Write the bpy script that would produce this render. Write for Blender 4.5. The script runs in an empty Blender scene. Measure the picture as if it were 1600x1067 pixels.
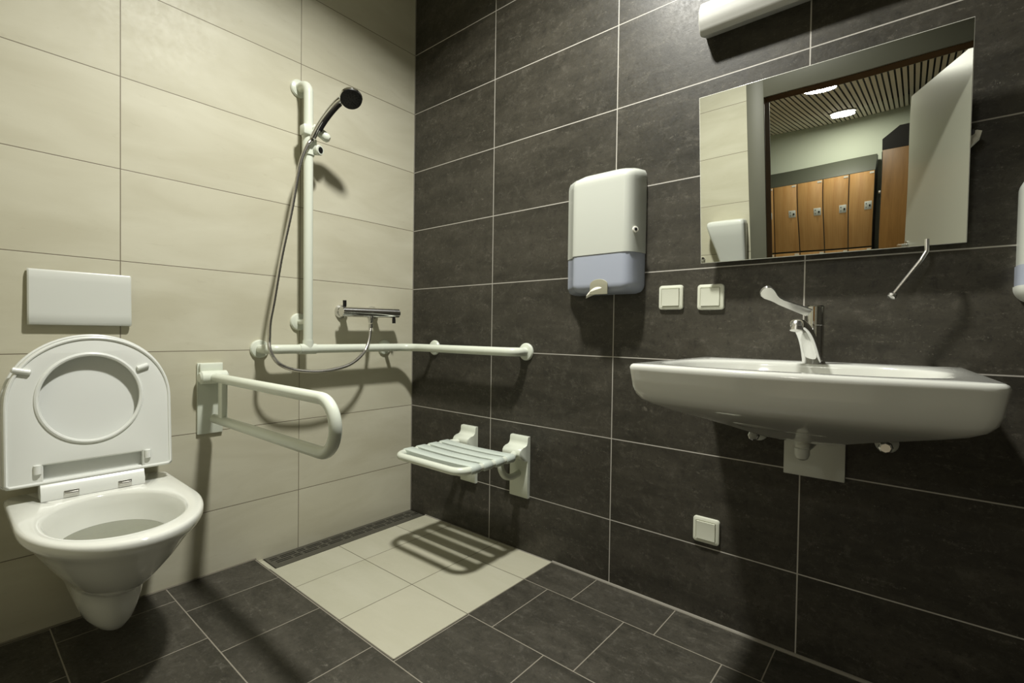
import bpy, bmesh, math, random
from mathutils import Vector, Matrix, noise
random.seed(4)
C = bpy.context.scene.collection
PI = math.pi

# ------------------------------------------------------------------ camera
sc = bpy.context.scene
cam = bpy.data.cameras.new('camera'); camo = bpy.data.objects.new('camera', cam); C.objects.link(camo)
cam.sensor_width = 36; cam.sensor_fit = 'HORIZONTAL'; cam.lens = 753.062 / 1600 * 36
cam.clip_start = 0.01; cam.clip_end = 60
R = ((0.76662384, 0.64193811, 0.0142604), (0.02231499, -0.00444044, -0.99974113), (-0.6417086, 0.7667436, -0.01772899))
camo.matrix_world = Matrix(((R[0][0], -R[1][0], -R[2][0], 2.00641), (R[0][1], -R[1][1], -R[2][1], -1.58995),
                            (R[0][2], -R[1][2], -R[2][2], 0.921034), (0, 0, 0, 1)))
sc.camera = camo
sc.view_settings.view_transform = 'Standard'; sc.view_settings.look = 'None'
sc.view_settings.gamma = 1; sc.view_settings.use_curve_mapping = False
sc.view_settings.exposure = -0.47
sc.cycles.max_bounces = 10; sc.cycles.diffuse_bounces = 6; sc.cycles.glossy_bounces = 6
sc.cycles.use_denoising = True
sc.cycles.sample_clamp_indirect = 4

# ------------------------------------------------------------------ materials
def s2l(c):
    return tuple(((v/255+0.055)/1.055)**2.4 if v > 10 else v/255/12.92 for v in c)

def mat(name, col, rough=0.5, metal=0.0, coat=0.0, spec=0.5, trans=0.0, emit=None, estr=0.0, ior=1.45):
    m = bpy.data.materials.new(name); m.use_nodes = True
    b = m.node_tree.nodes['Principled BSDF']
    b.inputs['Base Color'].default_value = (*col, 1)
    b.inputs['Roughness'].default_value = rough; b.inputs['Metallic'].default_value = metal
    b.inputs['Coat Weight'].default_value = coat; b.inputs['Coat Roughness'].default_value = 0.05
    b.inputs['Specular IOR Level'].default_value = spec
    b.inputs['Transmission Weight'].default_value = trans; b.inputs['IOR'].default_value = ior
    if emit: b.inputs['Emission Color'].default_value = (*emit, 1); b.inputs['Emission Strength'].default_value = estr
    return m

class NT:
    def __init__(s, m): s.m = m; s.t = m.node_tree; s.b = s.t.nodes['Principled BSDF']
    def n(s, typ, **k):
        x = s.t.nodes.new(typ)
        for a, v in k.items(): setattr(x, a, v)
        return x
    def put(s, sock, v):
        if isinstance(v, (int, float)): sock.default_value = v
        elif isinstance(v, tuple): sock.default_value = v if len(v) == len(sock.default_value) else (*v, 1)
        else: s.t.links.new(v, sock)
    def math(s, op, a, b=0.0, c=None):
        x = s.n('ShaderNodeMath', operation=op); s.put(x.inputs[0], a); s.put(x.inputs[1], b)
        if c is not None: s.put(x.inputs[2], c)
        return x.outputs[0]
    def mix(s, f, a, b, mode='MIX'):
        x = s.n('ShaderNodeMix', data_type='RGBA', blend_type=mode)
        s.put(x.inputs[0], f); s.put(x.inputs[6], a); s.put(x.inputs[7], b); return x.outputs[2]
    def noise(s, vec, scale, detail=3, rough=0.5, dist=0.0):
        x = s.n('ShaderNodeTexNoise'); s.put(x.inputs['Vector'], vec); x.inputs['Scale'].default_value = scale
        x.inputs['Detail'].default_value = detail; x.inputs['Roughness'].default_value = rough
        x.inputs['Distortion'].default_value = dist; return x.outputs['Fac']
    def ramp(s, f, lo, hi, a=0.0, b=1.0):
        x = s.n('ShaderNodeMapRange'); s.put(x.inputs[0], f)
        for i, v in zip((1, 2, 3, 4), (lo, hi, a, b)): x.inputs[i].default_value = v
        return x.outputs[0]
    def xyz(s):
        tc = s.n('ShaderNodeTexCoord'); g = s.n('ShaderNodeSeparateXYZ'); s.put(g.inputs[0], tc.outputs['Object'])
        return g.outputs
    def vec(s, x, y, z):
        c = s.n('ShaderNodeCombineXYZ'); s.put(c.inputs[0], x); s.put(c.inputs[1], y); s.put(c.inputs[2], z); return c.outputs[0]
    def bump(s, h, strength, dist):
        b = s.n('ShaderNodeBump'); b.inputs['Strength'].default_value = strength; b.inputs['Distance'].default_value = dist
        s.put(b.inputs['Height'], h); s.t.links.new(b.outputs[0], s.b.inputs['Normal'])

def tile_mat(name, kind, uaxis, u0, pu, v0, pv, gw, grout, vaxis=2, stagger=None):
    """kind 'dark' or 'cream'; joints at u0+n*pu (shifted by row) and v0+n*pv"""
    m = mat(name, (0.5, 0.5, 0.5)); N = NT(m); o = N.xyz(); U = o[uaxis]; V = o[vaxis]
    tv = N.math('DIVIDE', N.math('SUBTRACT', V, v0), pv); row = N.math('FLOOR', tv)
    if stagger:
        s3 = N.math('FLOORED_MODULO', row, 3.0)
        U = N.math('SUBTRACT', U, N.math('MULTIPLY', s3, stagger))
    tu = N.math('DIVIDE', N.math('SUBTRACT', U, u0), pu); colm = N.math('FLOOR', tu)
    def dist(t, p):
        f = N.math('FRACT', N.math('ADD', t, 0.5))
        return N.math('MULTIPLY', N.math('ABSOLUTE', N.math('SUBTRACT', f, 0.5)), p)
    d = N.math('MINIMUM', dist(tu, pu), dist(tv, pv))
    g = N.ramp(d, gw/2-0.0005, gw/2+0.0005, 1.0, 0.0)
    wn = N.n('ShaderNodeTexWhiteNoise', noise_dimensions='3D')
    N.put(wn.inputs['Vector'], N.vec(colm, row, 3.7)); rnd = wn.outputs['Value']
    off = N.math('MULTIPLY', rnd, 37.0)
    P = N.vec(N.math('ADD', o[0], off), N.math('ADD', o[1], off), o[2])
    # streaks run along the tile
    Ps = N.vec(N.math('ADD', N.math('MULTIPLY', o[uaxis], 1.0), off), N.math('MULTIPLY', o[vaxis], 3.2), off)
    if kind == 'dark':
        a = N.noise(Ps, 3.0, 6, 0.62, 0.6); b = N.noise(P, 75, 6, 0.75); c = N.noise(Ps, 12 if vaxis == 2 else 17, 8, 0.76, 0.8); e = N.noise(P, 210, 2, 0.6)
        big = N.ramp(a, 0.36, 0.66)
        col = N.mix(big, s2l((52, 50, 43)), s2l((72, 69, 61)))
        d_ = N.noise(P, 24, 8, 0.8, 0.4)
        col = N.mix(N.ramp(d_, 0.46, 0.34, 0, 0.6), col, s2l((34, 33, 29)))
        col = N.mix(N.ramp(d_, 0.53, 0.68, 0, 0.55), col, s2l((98, 95, 87)))
        col = N.mix(N.ramp(b, 0.56, 0.68, 0, 0.6), col, s2l((36, 34, 30)))
        col = N.mix(N.ramp(c, 0.40, 0.28, 0, 0.55), col, s2l((36, 34, 30)))
        col = N.mix(N.math('MULTIPLY', N.ramp(c, 0.54, 0.70, 0, 0.75), N.ramp(b, 0.52, 0.40)), col, s2l((118, 114, 105)))
        col = N.mix(N.math('MULTIPLY', N.ramp(e, 0.64, 0.72, 0, 0.5), N.ramp(c, 0.48, 0.6)), col, s2l((150, 146, 136)))
        col = N.mix(N.ramp(rnd, 0, 1, 0.0, 0.18), col, s2l((58, 56, 52)))
        if vaxis == 2: col = N.mix(1.0, col, (0.88, 0.87, 0.85), 'MULTIPLY')
        N.put(N.b.inputs['Roughness'], N.ramp(b, 0.3, 0.8, 0.32, 0.55)); N.b.inputs['Specular IOR Level'].default_value = 0.38
        hh = N.math('ADD', N.math('MULTIPLY', b, 0.5), N.math('MULTIPLY', d_, 0.9))
    else:
        a = N.noise(Ps, 2.2, 5, 0.55, 0.5); b = N.noise(P, 60, 3, 0.6); c = N.noise(Ps, 13, 5, 0.65, 1.0)
        col = N.mix(N.ramp(a, 0.35, 0.68), s2l((189, 185, 163)), s2l((203, 200, 180)))
        if kind == 'creamfloor': col = N.mix(N.ramp(a, 0.35, 0.68), s2l((172, 170, 150)), s2l((180, 178, 160)))
        col = N.mix(N.ramp(c, 0.62, 0.82, 0, 0.35), col, s2l((158, 150, 126)))
        col = N.mix(N.ramp(rnd, 0, 1, 0.0, 0.10), col, s2l((184, 174, 150)))
        N.put(N.b.inputs['Roughness'], N.ramp(b, 0.3, 0.8, 0.46, 0.60))
        hh = N.math('ADD', N.math('MULTIPLY', b, 0.15), N.math('MULTIPLY', c, 0.25))
    col = N.mix(g, col, grout)
    N.put(N.b.inputs['Base Color'], col)
    N.bump(N.math('SUBTRACT', hh, N.math('MULTIPLY', g, 1.0)), 0.35, 0.0012)
    return m

Z0 = 0.2388
M = {}
M['dark_wall'] = tile_mat('dark slate wall tile', 'dark', 0, 0.557, 0.6015, Z0, 0.3, 0.0035, s2l((176, 172, 164)))
M['cream_wall'] = tile_mat('cream wall tile', 'cream', 1, -0.5995, 0.6015, Z0, 0.3, 0.0026, s2l((112, 103, 86)))
M['cream_back'] = tile_mat('cream wall tile of door wall', 'cream', 0, 0.60, 0.6015, Z0, 0.3, 0.0026, s2l((112, 103, 86)))
M['dark_east'] = tile_mat('dark slate side wall tile', 'dark', 1, -0.5995, 0.6015, Z0, 0.3, 0.0035, s2l((176, 172, 164)))  # for the unseen east wall; dark tile assumed to cut the bounced fill light
M['dark_floor'] = tile_mat('dark slate floor tile', 'dark', 0, 0.01, 0.3, -0.18-0.298*2, 0.298, 0.0032, s2l((140, 134, 122)), vaxis=1, stagger=0.1)
M['cream_floor'] = tile_mat('cream floor tile', 'creamfloor', 0, 0.0107, 0.302, -0.1815, 0.296, 0.0026, s2l((88, 82, 68)), vaxis=1)
M['grout'] = mat('grey silicone', s2l((130, 126, 116)), 0.7)
M['dark_grout'] = mat('dark joint', s2l((110, 105, 92)), 0.8)
M['ceramic'] = mat('white ceramic', s2l((222, 223, 215)), 0.10, coat=0.4)
M['basin'] = mat('washbasin ceramic', s2l((206, 207, 200)), 0.10, coat=0.4)
M['cover'] = mat('dispenser cover plastic', s2l((190, 193, 184)), 0.22)
M['plastic'] = mat('white plastic', s2l((206, 208, 200)), 0.28)
M['gloss_plastic'] = mat('glossy white plastic', s2l((207, 209, 202)), 0.22)
M['seat_plastic'] = mat('toilet seat plastic', s2l((224, 226, 221)), 0.2)
M['rail'] = mat('white rail coating', s2l((212, 217, 203)), 0.25)
M['slat'] = mat('pale grey green slat plastic', s2l((196, 205, 196)), 0.35)
M['switch'] = mat('switch plastic', s2l((206, 208, 192)), 0.3)
M['window'] = mat('smoky blue plastic', s2l((160, 166, 180)), 0.22)
M['paper'] = mat('white paper', s2l((236, 234, 222)), 0.85)
M['slot'] = mat('shaded slot plastic', s2l((150, 148, 128)), 0.5)
M['chrome'] = mat('chrome', (0.70, 0.70, 0.69), 0.07, 1.0)
M['dull_chrome'] = mat('satin metal', (0.66, 0.65, 0.62), 0.28, 1.0)
M['hose'] = mat('ribbed metal hose', (0.62, 0.60, 0.56), 0.25, 1.0)
M['steel'] = mat('dull steel drain', (0.10, 0.095, 0.075), 0.5, 0.4)
M['black'] = mat('black rubber', s2l((20, 19, 18)), 0.4)
M['hole'] = mat('dark recess', s2l((14, 13, 10)), 0.9)
M['mirror'] = mat('mirror silver', (0.80, 0.82, 0.78), 0.0, 1.0)
M['mirror_edge'] = mat('polished glass edge', s2l((206, 206, 196)), 0.2)
M['lamp_body'] = mat('grey white lamp cover', s2l((184, 184, 178)), 0.42)
M['ceil'] = mat('painted ceiling', s2l((214, 210, 196)), 0.9)
M['frame'] = mat('olive grey door frame paint', s2l((94, 93, 80)), 0.5)
M['lining'] = mat('brown wood door lining', s2l((92, 68, 44)), 0.85, spec=0.15)
M['leaf'] = mat('pale grey door leaf', s2l((198, 198, 184)), 0.32)
M['paint'] = mat('pale green painted wall', s2l((198, 204, 186)), 0.85)
M['slatc'] = mat('ceiling slat', s2l((232, 224, 208)), 0.6)
M['carcass'] = mat('dark olive locker carcass', s2l((62, 64, 54)), 0.45)
M['black_top'] = mat('black locker top', s2l((30, 27, 24)), 0.5)
M['water'] = mat('water', (0.42, 0.43, 0.34), 0.05, trans=0.55, ior=1.33)
M['vinyl'] = mat('grey vinyl floor', s2l((176, 168, 150)), 0.4)
M['glow'] = mat('lit lamp glass', s2l((240, 240, 230)), 0.4, emit=(1, 0.98, 0.90), estr=14.0)
M['glow_room'] = mat('lit downlight glass', s2l((240, 240, 230)), 0.4, emit=(1, 0.97, 0.86), estr=14.0)

def wood(name, c1, c2):
    m = mat(name, c1, 0.4); N = NT(m); o = N.xyz()
    a = N.noise(N.vec(N.math('MULTIPLY', o[0], 9.0), N.math('MULTIPLY', o[1], 9.0), N.math('MULTIPLY', o[2], 0.7)), 3.0, 5, 0.6, 0.8)
    b = N.noise(N.vec(N.math('MULTIPLY', o[0], 60.0), N.math('MULTIPLY', o[1], 60.0), N.math('MULTIPLY', o[2], 2.0)), 3.0, 3, 0.5)
    col = N.mix(N.ramp(a, 0.3, 0.7), c1, c2)
    col = N.mix(N.ramp(b, 0.45, 0.75, 0, 0.25), col, tuple(v*0.6 for v in c2))
    N.put(N.b.inputs['Base Color'], col); return m
M['beech'] = wood('beech locker door', s2l((204, 160, 102)), s2l((186, 138, 82)))
M['beech2'] = wood('brown beech end panel', s2l((160, 118, 64)), s2l((138, 98, 48)))

# rail coating gets faint yellowing; mirror gets the slight waviness of the sheet
N = NT(M['mirror']); o = N.xyz()
N.bump(N.noise(N.vec(o[0], 0.0, o[2]), 3.6, 0, 0.3), 1.0, 0.0013)
# chrome face of the shower head nozzles / splash marks on floor not needed

# ------------------------------------------------------------------ mesh helpers
class MB:
    def __init__(s): s.v = []; s.f = []; s.mi = []; s.cur = 0
    def add(s, vs, fs):
        o = len(s.v); s.v += [tuple(v) for v in vs]; s.f += [tuple(i+o for i in f) for f in fs]; s.mi += [s.cur]*len(fs)
    def box(s, x0, x1, y0, y1, z0, z1, bev=0.0, seg=2):
        if bev <= 0:
            vs = [(x, y, z) for x in (x0, x1) for y in (y0, y1) for z in (z0, z1)]
            s.add(vs, [(0, 1, 3, 2), (4, 6, 7, 5), (0, 4, 5, 1), (2, 3, 7, 6), (0, 2, 6, 4), (1, 5, 7, 3)]); return
        bm = bmesh.new(); bmesh.ops.create_cube(bm, size=1)
        for v in bm.verts: v.co = Vector(((x0+x1)/2+v.co.x*(x1-x0), (y0+y1)/2+v.co.y*(y1-y0), (z0+z1)/2+v.co.z*(z1-z0)))
        bmesh.ops.bevel(bm, geom=list(bm.edges), offset=bev, segments=seg, profile=0.5, affect='EDGES')
        s.bm(bm)
    def bm(s, bm, mtx=None):
        bm.verts.ensure_lookup_table(); bm.verts.index_update()
        s.add([(mtx @ v.co if mtx else v.co) for v in bm.verts], [[v.index for v in f.verts] for f in bm.faces]); bm.free()
    def loft(s, rings, cap0=True, cap1=True, closed=False):
        n = len(rings[0]); vs = [p for r in rings for p in r]; fs = []
        m = len(rings)
        for i in range(m if closed else m-1):
            j = (i+1) % m
            for k in range(n):
                l = (k+1) % n; fs.append((i*n+k, i*n+l, j*n+l, j*n+k))
        if not closed:
            if cap0: fs.append(tuple(range(n))[::-1])
            if cap1: fs.append(tuple((m-1)*n+k for k in range(n)))
        s.add(vs, fs)
    def tube(s, pts, r, seg=16, closed=False, caps=True):
        """r a number or a list of radii"""
        pts = [Vector(p) for p in pts]; n = len(pts); rr = r if isinstance(r, (list, tuple)) else [r]*n
        t = []
        for i in range(n):
            if closed: d = pts[(i+1) % n]-pts[i-1]
            else: d = pts[min(i+1, n-1)]-pts[max(i-1, 0)]
            t.append(d.normalized())
        a = Vector((0, 0, 1)) if abs(t[0].z) < 0.9 else Vector((1, 0, 0))
        u = (a - t[0]*a.dot(t[0])).normalized(); rings = []
        for i in range(n):
            u = (u - t[i]*u.dot(t[i])).normalized(); w = t[i].cross(u)
            rings.append([pts[i]+(u*math.cos(2*PI*k/seg)+w*math.sin(2*PI*k/seg))*rr[i] for k in range(seg)])
        s.loft(rings, caps, caps, closed)
    def lathe(s, origin, axis, prof, seg=32):
        """prof: list of (distance along axis, radius)"""
        o = Vector(origin); t = Vector(axis).normalized()
        a = Vector((0, 0, 1)) if abs(t.z) < 0.9 else Vector((1, 0, 0))
        u = (a - t*a.dot(t)).normalized(); w = t.cross(u)
        rings = [[o+t*d+(u*math.cos(2*PI*k/seg)+w*math.sin(2*PI*k/seg))*max(r, 1e-5) for k in range(seg)] for d, r in prof]
        s.loft(rings, True, True)
    def mesh(s, name, mats, angle=35):
        me = bpy.data.meshes.new(name); me.from_pydata(s.v, [], s.f)
        for m in mats: me.materials.append(m)
        me.polygons.foreach_set('material_index', s.mi)
        bm = bmesh.new(); bm.from_mesh(me); bmesh.ops.recalc_face_normals(bm, faces=bm.faces); bm.to_mesh(me); bm.free()
        me.polygons.foreach_set('use_smooth', [True]*len(me.polygons))
        me.set_sharp_from_angle(angle=math.radians(angle)); me.update(); return me

def adopt(o, parent):
    if parent is not None:
        o.parent = parent
        loc = Vector((0, 0, 0)); p = parent
        o.matrix_parent_inverse = MW[parent.name].inverted()
        MW[o.name] = Matrix.Identity(4)
MW = {}
def obj(name, mb, m, parent=None, angle=35, **props):
    mats = m if isinstance(m, (list, tuple)) else [m]
    me = mb.mesh(name, mats, angle) if isinstance(mb, MB) else mb
    if not isinstance(mb, MB):
        for q in mats: me.materials.append(q)
    o = bpy.data.objects.new(name, me); C.objects.link(o); MW[o.name] = Matrix.Identity(4)
    adopt(o, parent)
    for k, v in props.items(): o[k] = v
    return o
def thing(name, label, cat, loc, group=None):
    o = bpy.data.objects.new(name, None); C.objects.link(o); o.location = loc; o.empty_display_size = 0.05
    MW[o.name] = Matrix.Translation(loc); o['label'] = label; o['category'] = cat
    if group: o['group'] = group
    return o
def dup(root, loc, label=None):
    r = root.copy(); C.objects.link(r); r.location = loc; MW[r.name] = Matrix.Translation(loc)
    if label: r['label'] = label
    for ch in list(root.children):
        c = ch.copy(); C.objects.link(c); c.parent = r; c.matrix_parent_inverse = ch.matrix_parent_inverse.copy()
        for g in list(ch.children):
            d = g.copy(); C.objects.link(d); d.parent = c; d.matrix_parent_inverse = g.matrix_parent_inverse.copy()
    return r
def struct(name, mb, m, label=None, parent=None):
    o = obj(name, mb, m, parent)
    if parent is None: o['kind'] = 'structure'
    return o

def smooth(pts, n=8, closed=False):
    P = [Vector(p) for p in pts]; out = []; k = len(P)
    for i in range(k if closed else k-1):
        if closed: a, b, c, d = P[i-1], P[i], P[(i+1) % k], P[(i+2) % k]
        else: a, b, c, d = P[max(i-1, 0)], P[i], P[i+1], P[min(i+2, k-1)]
        for j in range(n):
            t = j/n; out.append(0.5*((2*b)+(c-a)*t+(2*a-5*b+4*c-d)*t*t+(3*b-a-3*c+d)*t**3))
    if not closed: out.append(P[-1])
    return out
def bend(pts, r, n=8):
    """polyline with its inner corners rounded to radius r (number or list)"""
    P = [Vector(p) for p in pts]; out = [P[0]]
    for i in range(1, len(P)-1):
        rad = r[i-1] if isinstance(r, (list, tuple)) else r
        a = (P[i-1]-P[i]).normalized(); b = (P[i+1]-P[i]).normalized()
        ang = a.angle(b); d = rad/math.tan(ang/2); p0 = P[i]+a*d; p1 = P[i]+b*d
        cen = P[i]+(a+b).normalized()*(rad/math.sin(ang/2))
        u = p0-cen; v = p1-cen; th = u.angle(v)
        for k in range(n+1):
            t = k/n; out.append(cen+(u*math.sin((1-t)*th)+v*math.sin(t*th))/math.sin(th))
    out.append(P[-1]); return out
def resample(poly, n):
    P = [Vector(p) for p in poly]; L = [0]
    for i in range(len(P)): L.append(L[-1]+(P[(i+1) % len(P)]-P[i]).length)
    T = L[-1]; out = []; j = 0
    for k in range(n):
        d = T*k/n
        while L[j+1] < d: j += 1
        q = (d-L[j])/max(L[j+1]-L[j], 1e-9); out.append(P[j].lerp(P[(j+1) % len(P)], q))
    return out
def rrect(x0, x1, y0, y1, r, n=6):
    pts = []
    for cx, cy, a0 in ((x1-r, y1-r, 0), (x0+r, y1-r, 90), (x0+r, y0+r, 180), (x1-r, y0+r, 270)):
        for k in range(n+1):
            a = math.radians(a0+90*k/n); pts.append((cx+r*math.cos(a), cy+r*math.sin(a)))
    return pts
def ellipse(cx, cy, a, b, n=48, a0=0.0):
    return [(cx+a*math.cos(a0+2*PI*k/n), cy+b*math.sin(a0+2*PI*k/n)) for k in range(n)]
def plate(polys, depth, bev, mtx, seg=3):
    """flat shape with holes, thickness depth along local z, edges rounded by bev; local z from 0 to depth"""
    cu = bpy.data.curves.new('tmp', 'CURVE'); cu.dimensions = '2D'; cu.fill_mode = 'BOTH'
    cu.extrude = max(depth/2-bev, 1e-5); cu.bevel_depth = bev; cu.bevel_resolution = seg; cu.offset = -bev
    for poly in polys:
        sp = cu.splines.new('POLY'); sp.points.add(len(poly)-1); sp.use_cyclic_u = True
        for i, p in enumerate(poly): sp.points[i].co = (p[0], p[1], 0, 1)
    ob = bpy.data.objects.new('tmp', cu); C.objects.link(ob)
    dg = bpy.context.evaluated_depsgraph_get(); me = bpy.data.meshes.new_from_object(ob.evaluated_get(dg))
    bpy.data.objects.remove(ob); bpy.data.curves.remove(cu)
    me.transform(Matrix.Translation((0, 0, depth/2))); me.transform(mtx)
    me.materials.clear()
    bm = bmesh.new(); bm.from_mesh(me); bmesh.ops.remove_doubles(bm, verts=bm.verts, dist=1e-6)
    bmesh.ops.recalc_face_normals(bm, faces=bm.faces); bm.to_mesh(me); bm.free()
    me.polygons.foreach_set('use_smooth', [True]*len(me.polygons)); me.set_sharp_from_angle(angle=math.radians(40))
    return me
def on_dark(y=0.0):   # local x -> X, y -> Z, z -> -Y
    return Matrix(((1, 0, 0, 0), (0, 0, -1, y), (0, 1, 0, 0), (0, 0, 0, 1)))
def on_cream(x=0.0):  # local x -> Y, y -> Z, z -> +X
    return Matrix(((0, 0, 1, x), (1, 0, 0, 0), (0, 1, 0, 0), (0, 0, 0, 1)))

# ------------------------------------------------------------------ the setting
XR = 2.75; YS = -1.87; T = 0.12; ZC = 2.75
b = MB(); b.box(0, XR, 0, T, -0.05, ZC); struct('wall_north', b, M['dark_wall'])
b = MB(); b.box(-T, 0, YS, T, -0.05, ZC); struct('wall_west', b, M['cream_wall'])
b = MB(); b.box(XR, XR+T, YS, T, -0.05, ZC); struct('wall_east', b, M['dark_east'])
DX0, DX1, DZ = 1.275, 2.30, 2.055
b = MB()
b.box(-T, DX0, YS-T, YS, -0.05, ZC); b.box(DX1, XR+T, YS-T, YS, -0.05, ZC); b.box(DX0, DX1, YS-T, YS, DZ, ZC)
struct('wall_south', b, M['cream_back'])
b = MB(); b.box(-T, XR+T, YS-T, T, ZC, ZC+0.08); struct('ceiling', b, M['ceil'])
# floor: dark tiles leave a square for the cream shower floor
TX0, TX1, TY = 0.119, 0.905, -0.772
b = MB()
b.box(TX1, XR, YS-T, 0, -0.05, 0); b.box(0, TX1, YS-T, TY, -0.05, 0)
struct('floor', b, M['dark_floor'])
def zf(x): return -0.009*(1-max(0, min(1, (x-0.10)/(TX1-0.10))))
b = MB()
vs = []
for x in (TX0, TX1-0.004):
    for y in (TY+0.004, 0):
        vs += [(x, y, zf(x)), (x, y, -0.05)]
b.add(vs, [(0, 2, 6, 4), (1, 5, 7, 3), (0, 1, 3, 2), (4, 6, 7, 5), (0, 4, 5, 1), (2, 3, 7, 6)])
sf = struct('floor.001', b, M['cream_floor'])
# drain channel bed and joint strip round the shower floor
b = MB(); b.box(0, TX0, TY, 0, -0.05, -0.03); b.box(0, TX0, TY, -0.747, -0.05, -0.0095)
struct('floor.002', b, M['cream_floor'])
b = MB(); b.box(TX0-0.0, TX1, TY, TY+0.004, -0.05, -0.0008); b.box(TX1-0.004, TX1, TY, 0, -0.05, -0.0008)
struct('trim_1', b, M['dark_grout'])
# silicone beads
def bead(p0, p1, r, up=0.0):
    b = MB(); b.tube([p0, p1], r, 10); return b
b = bead((0.905, -0.0, 0.0), (XR, -0.0, 0.0), 0.0075); struct('trim_2', b, M['grout'])
b = bead((0.119, -0.0, -0.010), (0.905, -0.0, -0.003), 0.005); struct('trim_3', b, M['grout'])
b = bead((0.0, YS, 0.0), (0.0, TY, 0.0), 0.005); struct('trim_4', b, M['dark_grout'])
b = bead((0.0, 0.0, -0.01), (0.0, 0.0, ZC), 0.0035); struct('trim_5', b, M['grout'])

# door frame, lining and leaf
d1 = bpy.data.objects.new('door_1', None); C.objects.link(d1); d1.location = (DX0, YS, 0); d1['kind'] = 'structure'; MW[d1.name] = Matrix.Translation(d1.location)
FW = 0.072
b = MB()
for y0, y1 in ((YS, YS+0.018), (YS-T-0.018, YS-T)):
    b.box(DX0-FW, DX0+0.020, y0, y1, 0, DZ+0.14, 0.003); b.box(DX1-0.020, DX1+FW, y0, y1, 0, DZ+0.14, 0.003); b.box(DX0+0.018, DX1-0.018, y0, y1, DZ-0.028, DZ+0.14, 0.003)
obj('door_frame', b, M['frame'], d1)
b = MB(); b.box(DX0, DX0+0.022, YS-T, YS, 0, DZ); b.box(DX1-0.022, DX1, YS-T, YS, 0, DZ); b.box(DX0+0.022, DX1-0.022, YS-T, YS, DZ-0.03, DZ)
obj('door_lining', b, M['lining'], d1)
hin = Vector((DX1-0.055, YS-T-0.02, 0)); far = Vector((1.985, -3.02, 0)); dv = (far-hin).normalized(); nv = Vector((-dv.y, dv.x, 0))
LW = (far-hin).length
LM = Matrix(((dv.x, nv.x, 0, hin.x), (dv.y, nv.y, 0, hin.y), (0, 0, 1, 0), (0, 0, 0, 1)))
bm = bmesh.new(); bmesh.ops.create_cube(bm, size=1)
for v in bm.verts: v.co = Vector(((v.co.x+0.5)*LW, (v.co.y-0.5)*0.04, 0.008+(v.co.z+0.5)*(DZ-0.012)))
bmesh.ops.bevel(bm, geom=list(bm.edges), offset=0.002, segments=1, affect='EDGES')
b = MB(); b.bm(bm, LM); leaf = obj('door_leaf', b, M['leaf'], d1)
for sy, nm in ((0.0, 'door_handle'), (-0.04, 'door_handle')):
    sg = 1 if sy == 0 else -1
    b = MB(); hx = LW-0.065; hz = 1.075
    b.lathe(LM @ Vector((hx, sy, hz)), LM.to_3x3() @ Vector((0, sg, 0)), [(0, 0.026), (0.008, 0.026), (0.009, 0.011), (0.02, 0.011)], 24)
    b.tube([LM @ Vector(p) for p in bend([(hx, sy+sg*0.005, hz), (hx, sy+sg*0.055, hz), (hx-0.125, sy+sg*0.055, hz)], 0.014)], 0.0095, 12)
    obj(nm, b, M['dull_chrome'], d1)

# locker room beyond the door
LY = -5.45; LX0, LX1 = -0.9, 3.4; LZ = 2.42
b = MB(); b.box(LX0, LX1, LY, YS-T, -0.05, 0); struct('floor.003', b, M['vinyl'])
b = MB(); b.box(LX0-0.1, LX1+0.1, LY-0.1, LY, -0.05, LZ+0.2); struct('wall_back', b, M['paint'])
b = MB(); b.box(LX0-0.1, LX0, LY, YS-T, -0.05, LZ+0.2); struct('wall_back.001', b, M['paint'])
b = MB(); b.box(LX1, LX1+0.1, LY, YS-T, -0.05, LZ+0.2); struct('wall_back.002', b, M['paint'])
b = MB(); b.box(LX0, -T, YS-T, YS-T+0.05, -0.05, LZ+0.2); b.box(XR+T, LX1, YS-T, YS-T+0.05, -0.05, LZ+0.2); struct('wall_back.003', b, M['paint'])
b = MB(); b.cur = 1; b.box(LX0, LX1, LY, YS-T, LZ+0.12, LZ+0.2); b.cur = 0
x = LX0+0.02
while x < LX1-0.05:
    b.box(x, x+0.0275, LY, YS-T, LZ, LZ+0.006); x += 0.041
b.cur = 0; b.box(LX0, LX1, YS-T-0.10, YS-T, LZ-0.004, LZ+0.015)
struct('ceiling.001', b, [M['slatc'], M['black_top']])

# ------------------------------------------------------------------ lamps
LPOS = (1.15, -0.80)
t = thing('ceiling_lamp', 'round recessed downlight in the washroom ceiling above the shower side', 'lamp', (LPOS[0], LPOS[1], ZC))
b = MB(); b.lathe((LPOS[0], LPOS[1], ZC), (0, 0, -1), [(0, 0.115), (0.004, 0.115), (0.012, 0.108), (0.012, 0.086), (0.0, 0.082)], 40)
obj('lamp_ring', b, M['lamp_body'], t)
b = MB(); b.lathe((LPOS[0], LPOS[1], ZC-0.013), (0, 0, -1), [(0, 0.075), (0.004, 0.074), (0.006, 0.06)], 32)
obj('lamp_glass', b, M['glow_room'], t)
def area(name, loc, size, power, col, rot=(0, 0, 0), spread=PI):
    l = bpy.data.lights.new(name, 'AREA'); l.shape = 'DISK'; l.size = size; l.energy = power; l.color = col; l.spread = spread
    o = bpy.data.objects.new(name, l); C.objects.link(o); o.location = loc; o.rotation_euler = rot; return o
area('downlight', (LPOS[0], LPOS[1], ZC-0.024), 0.15, 66, (1.0, 0.99, 0.92), spread=math.radians(144))
t0 = None
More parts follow.
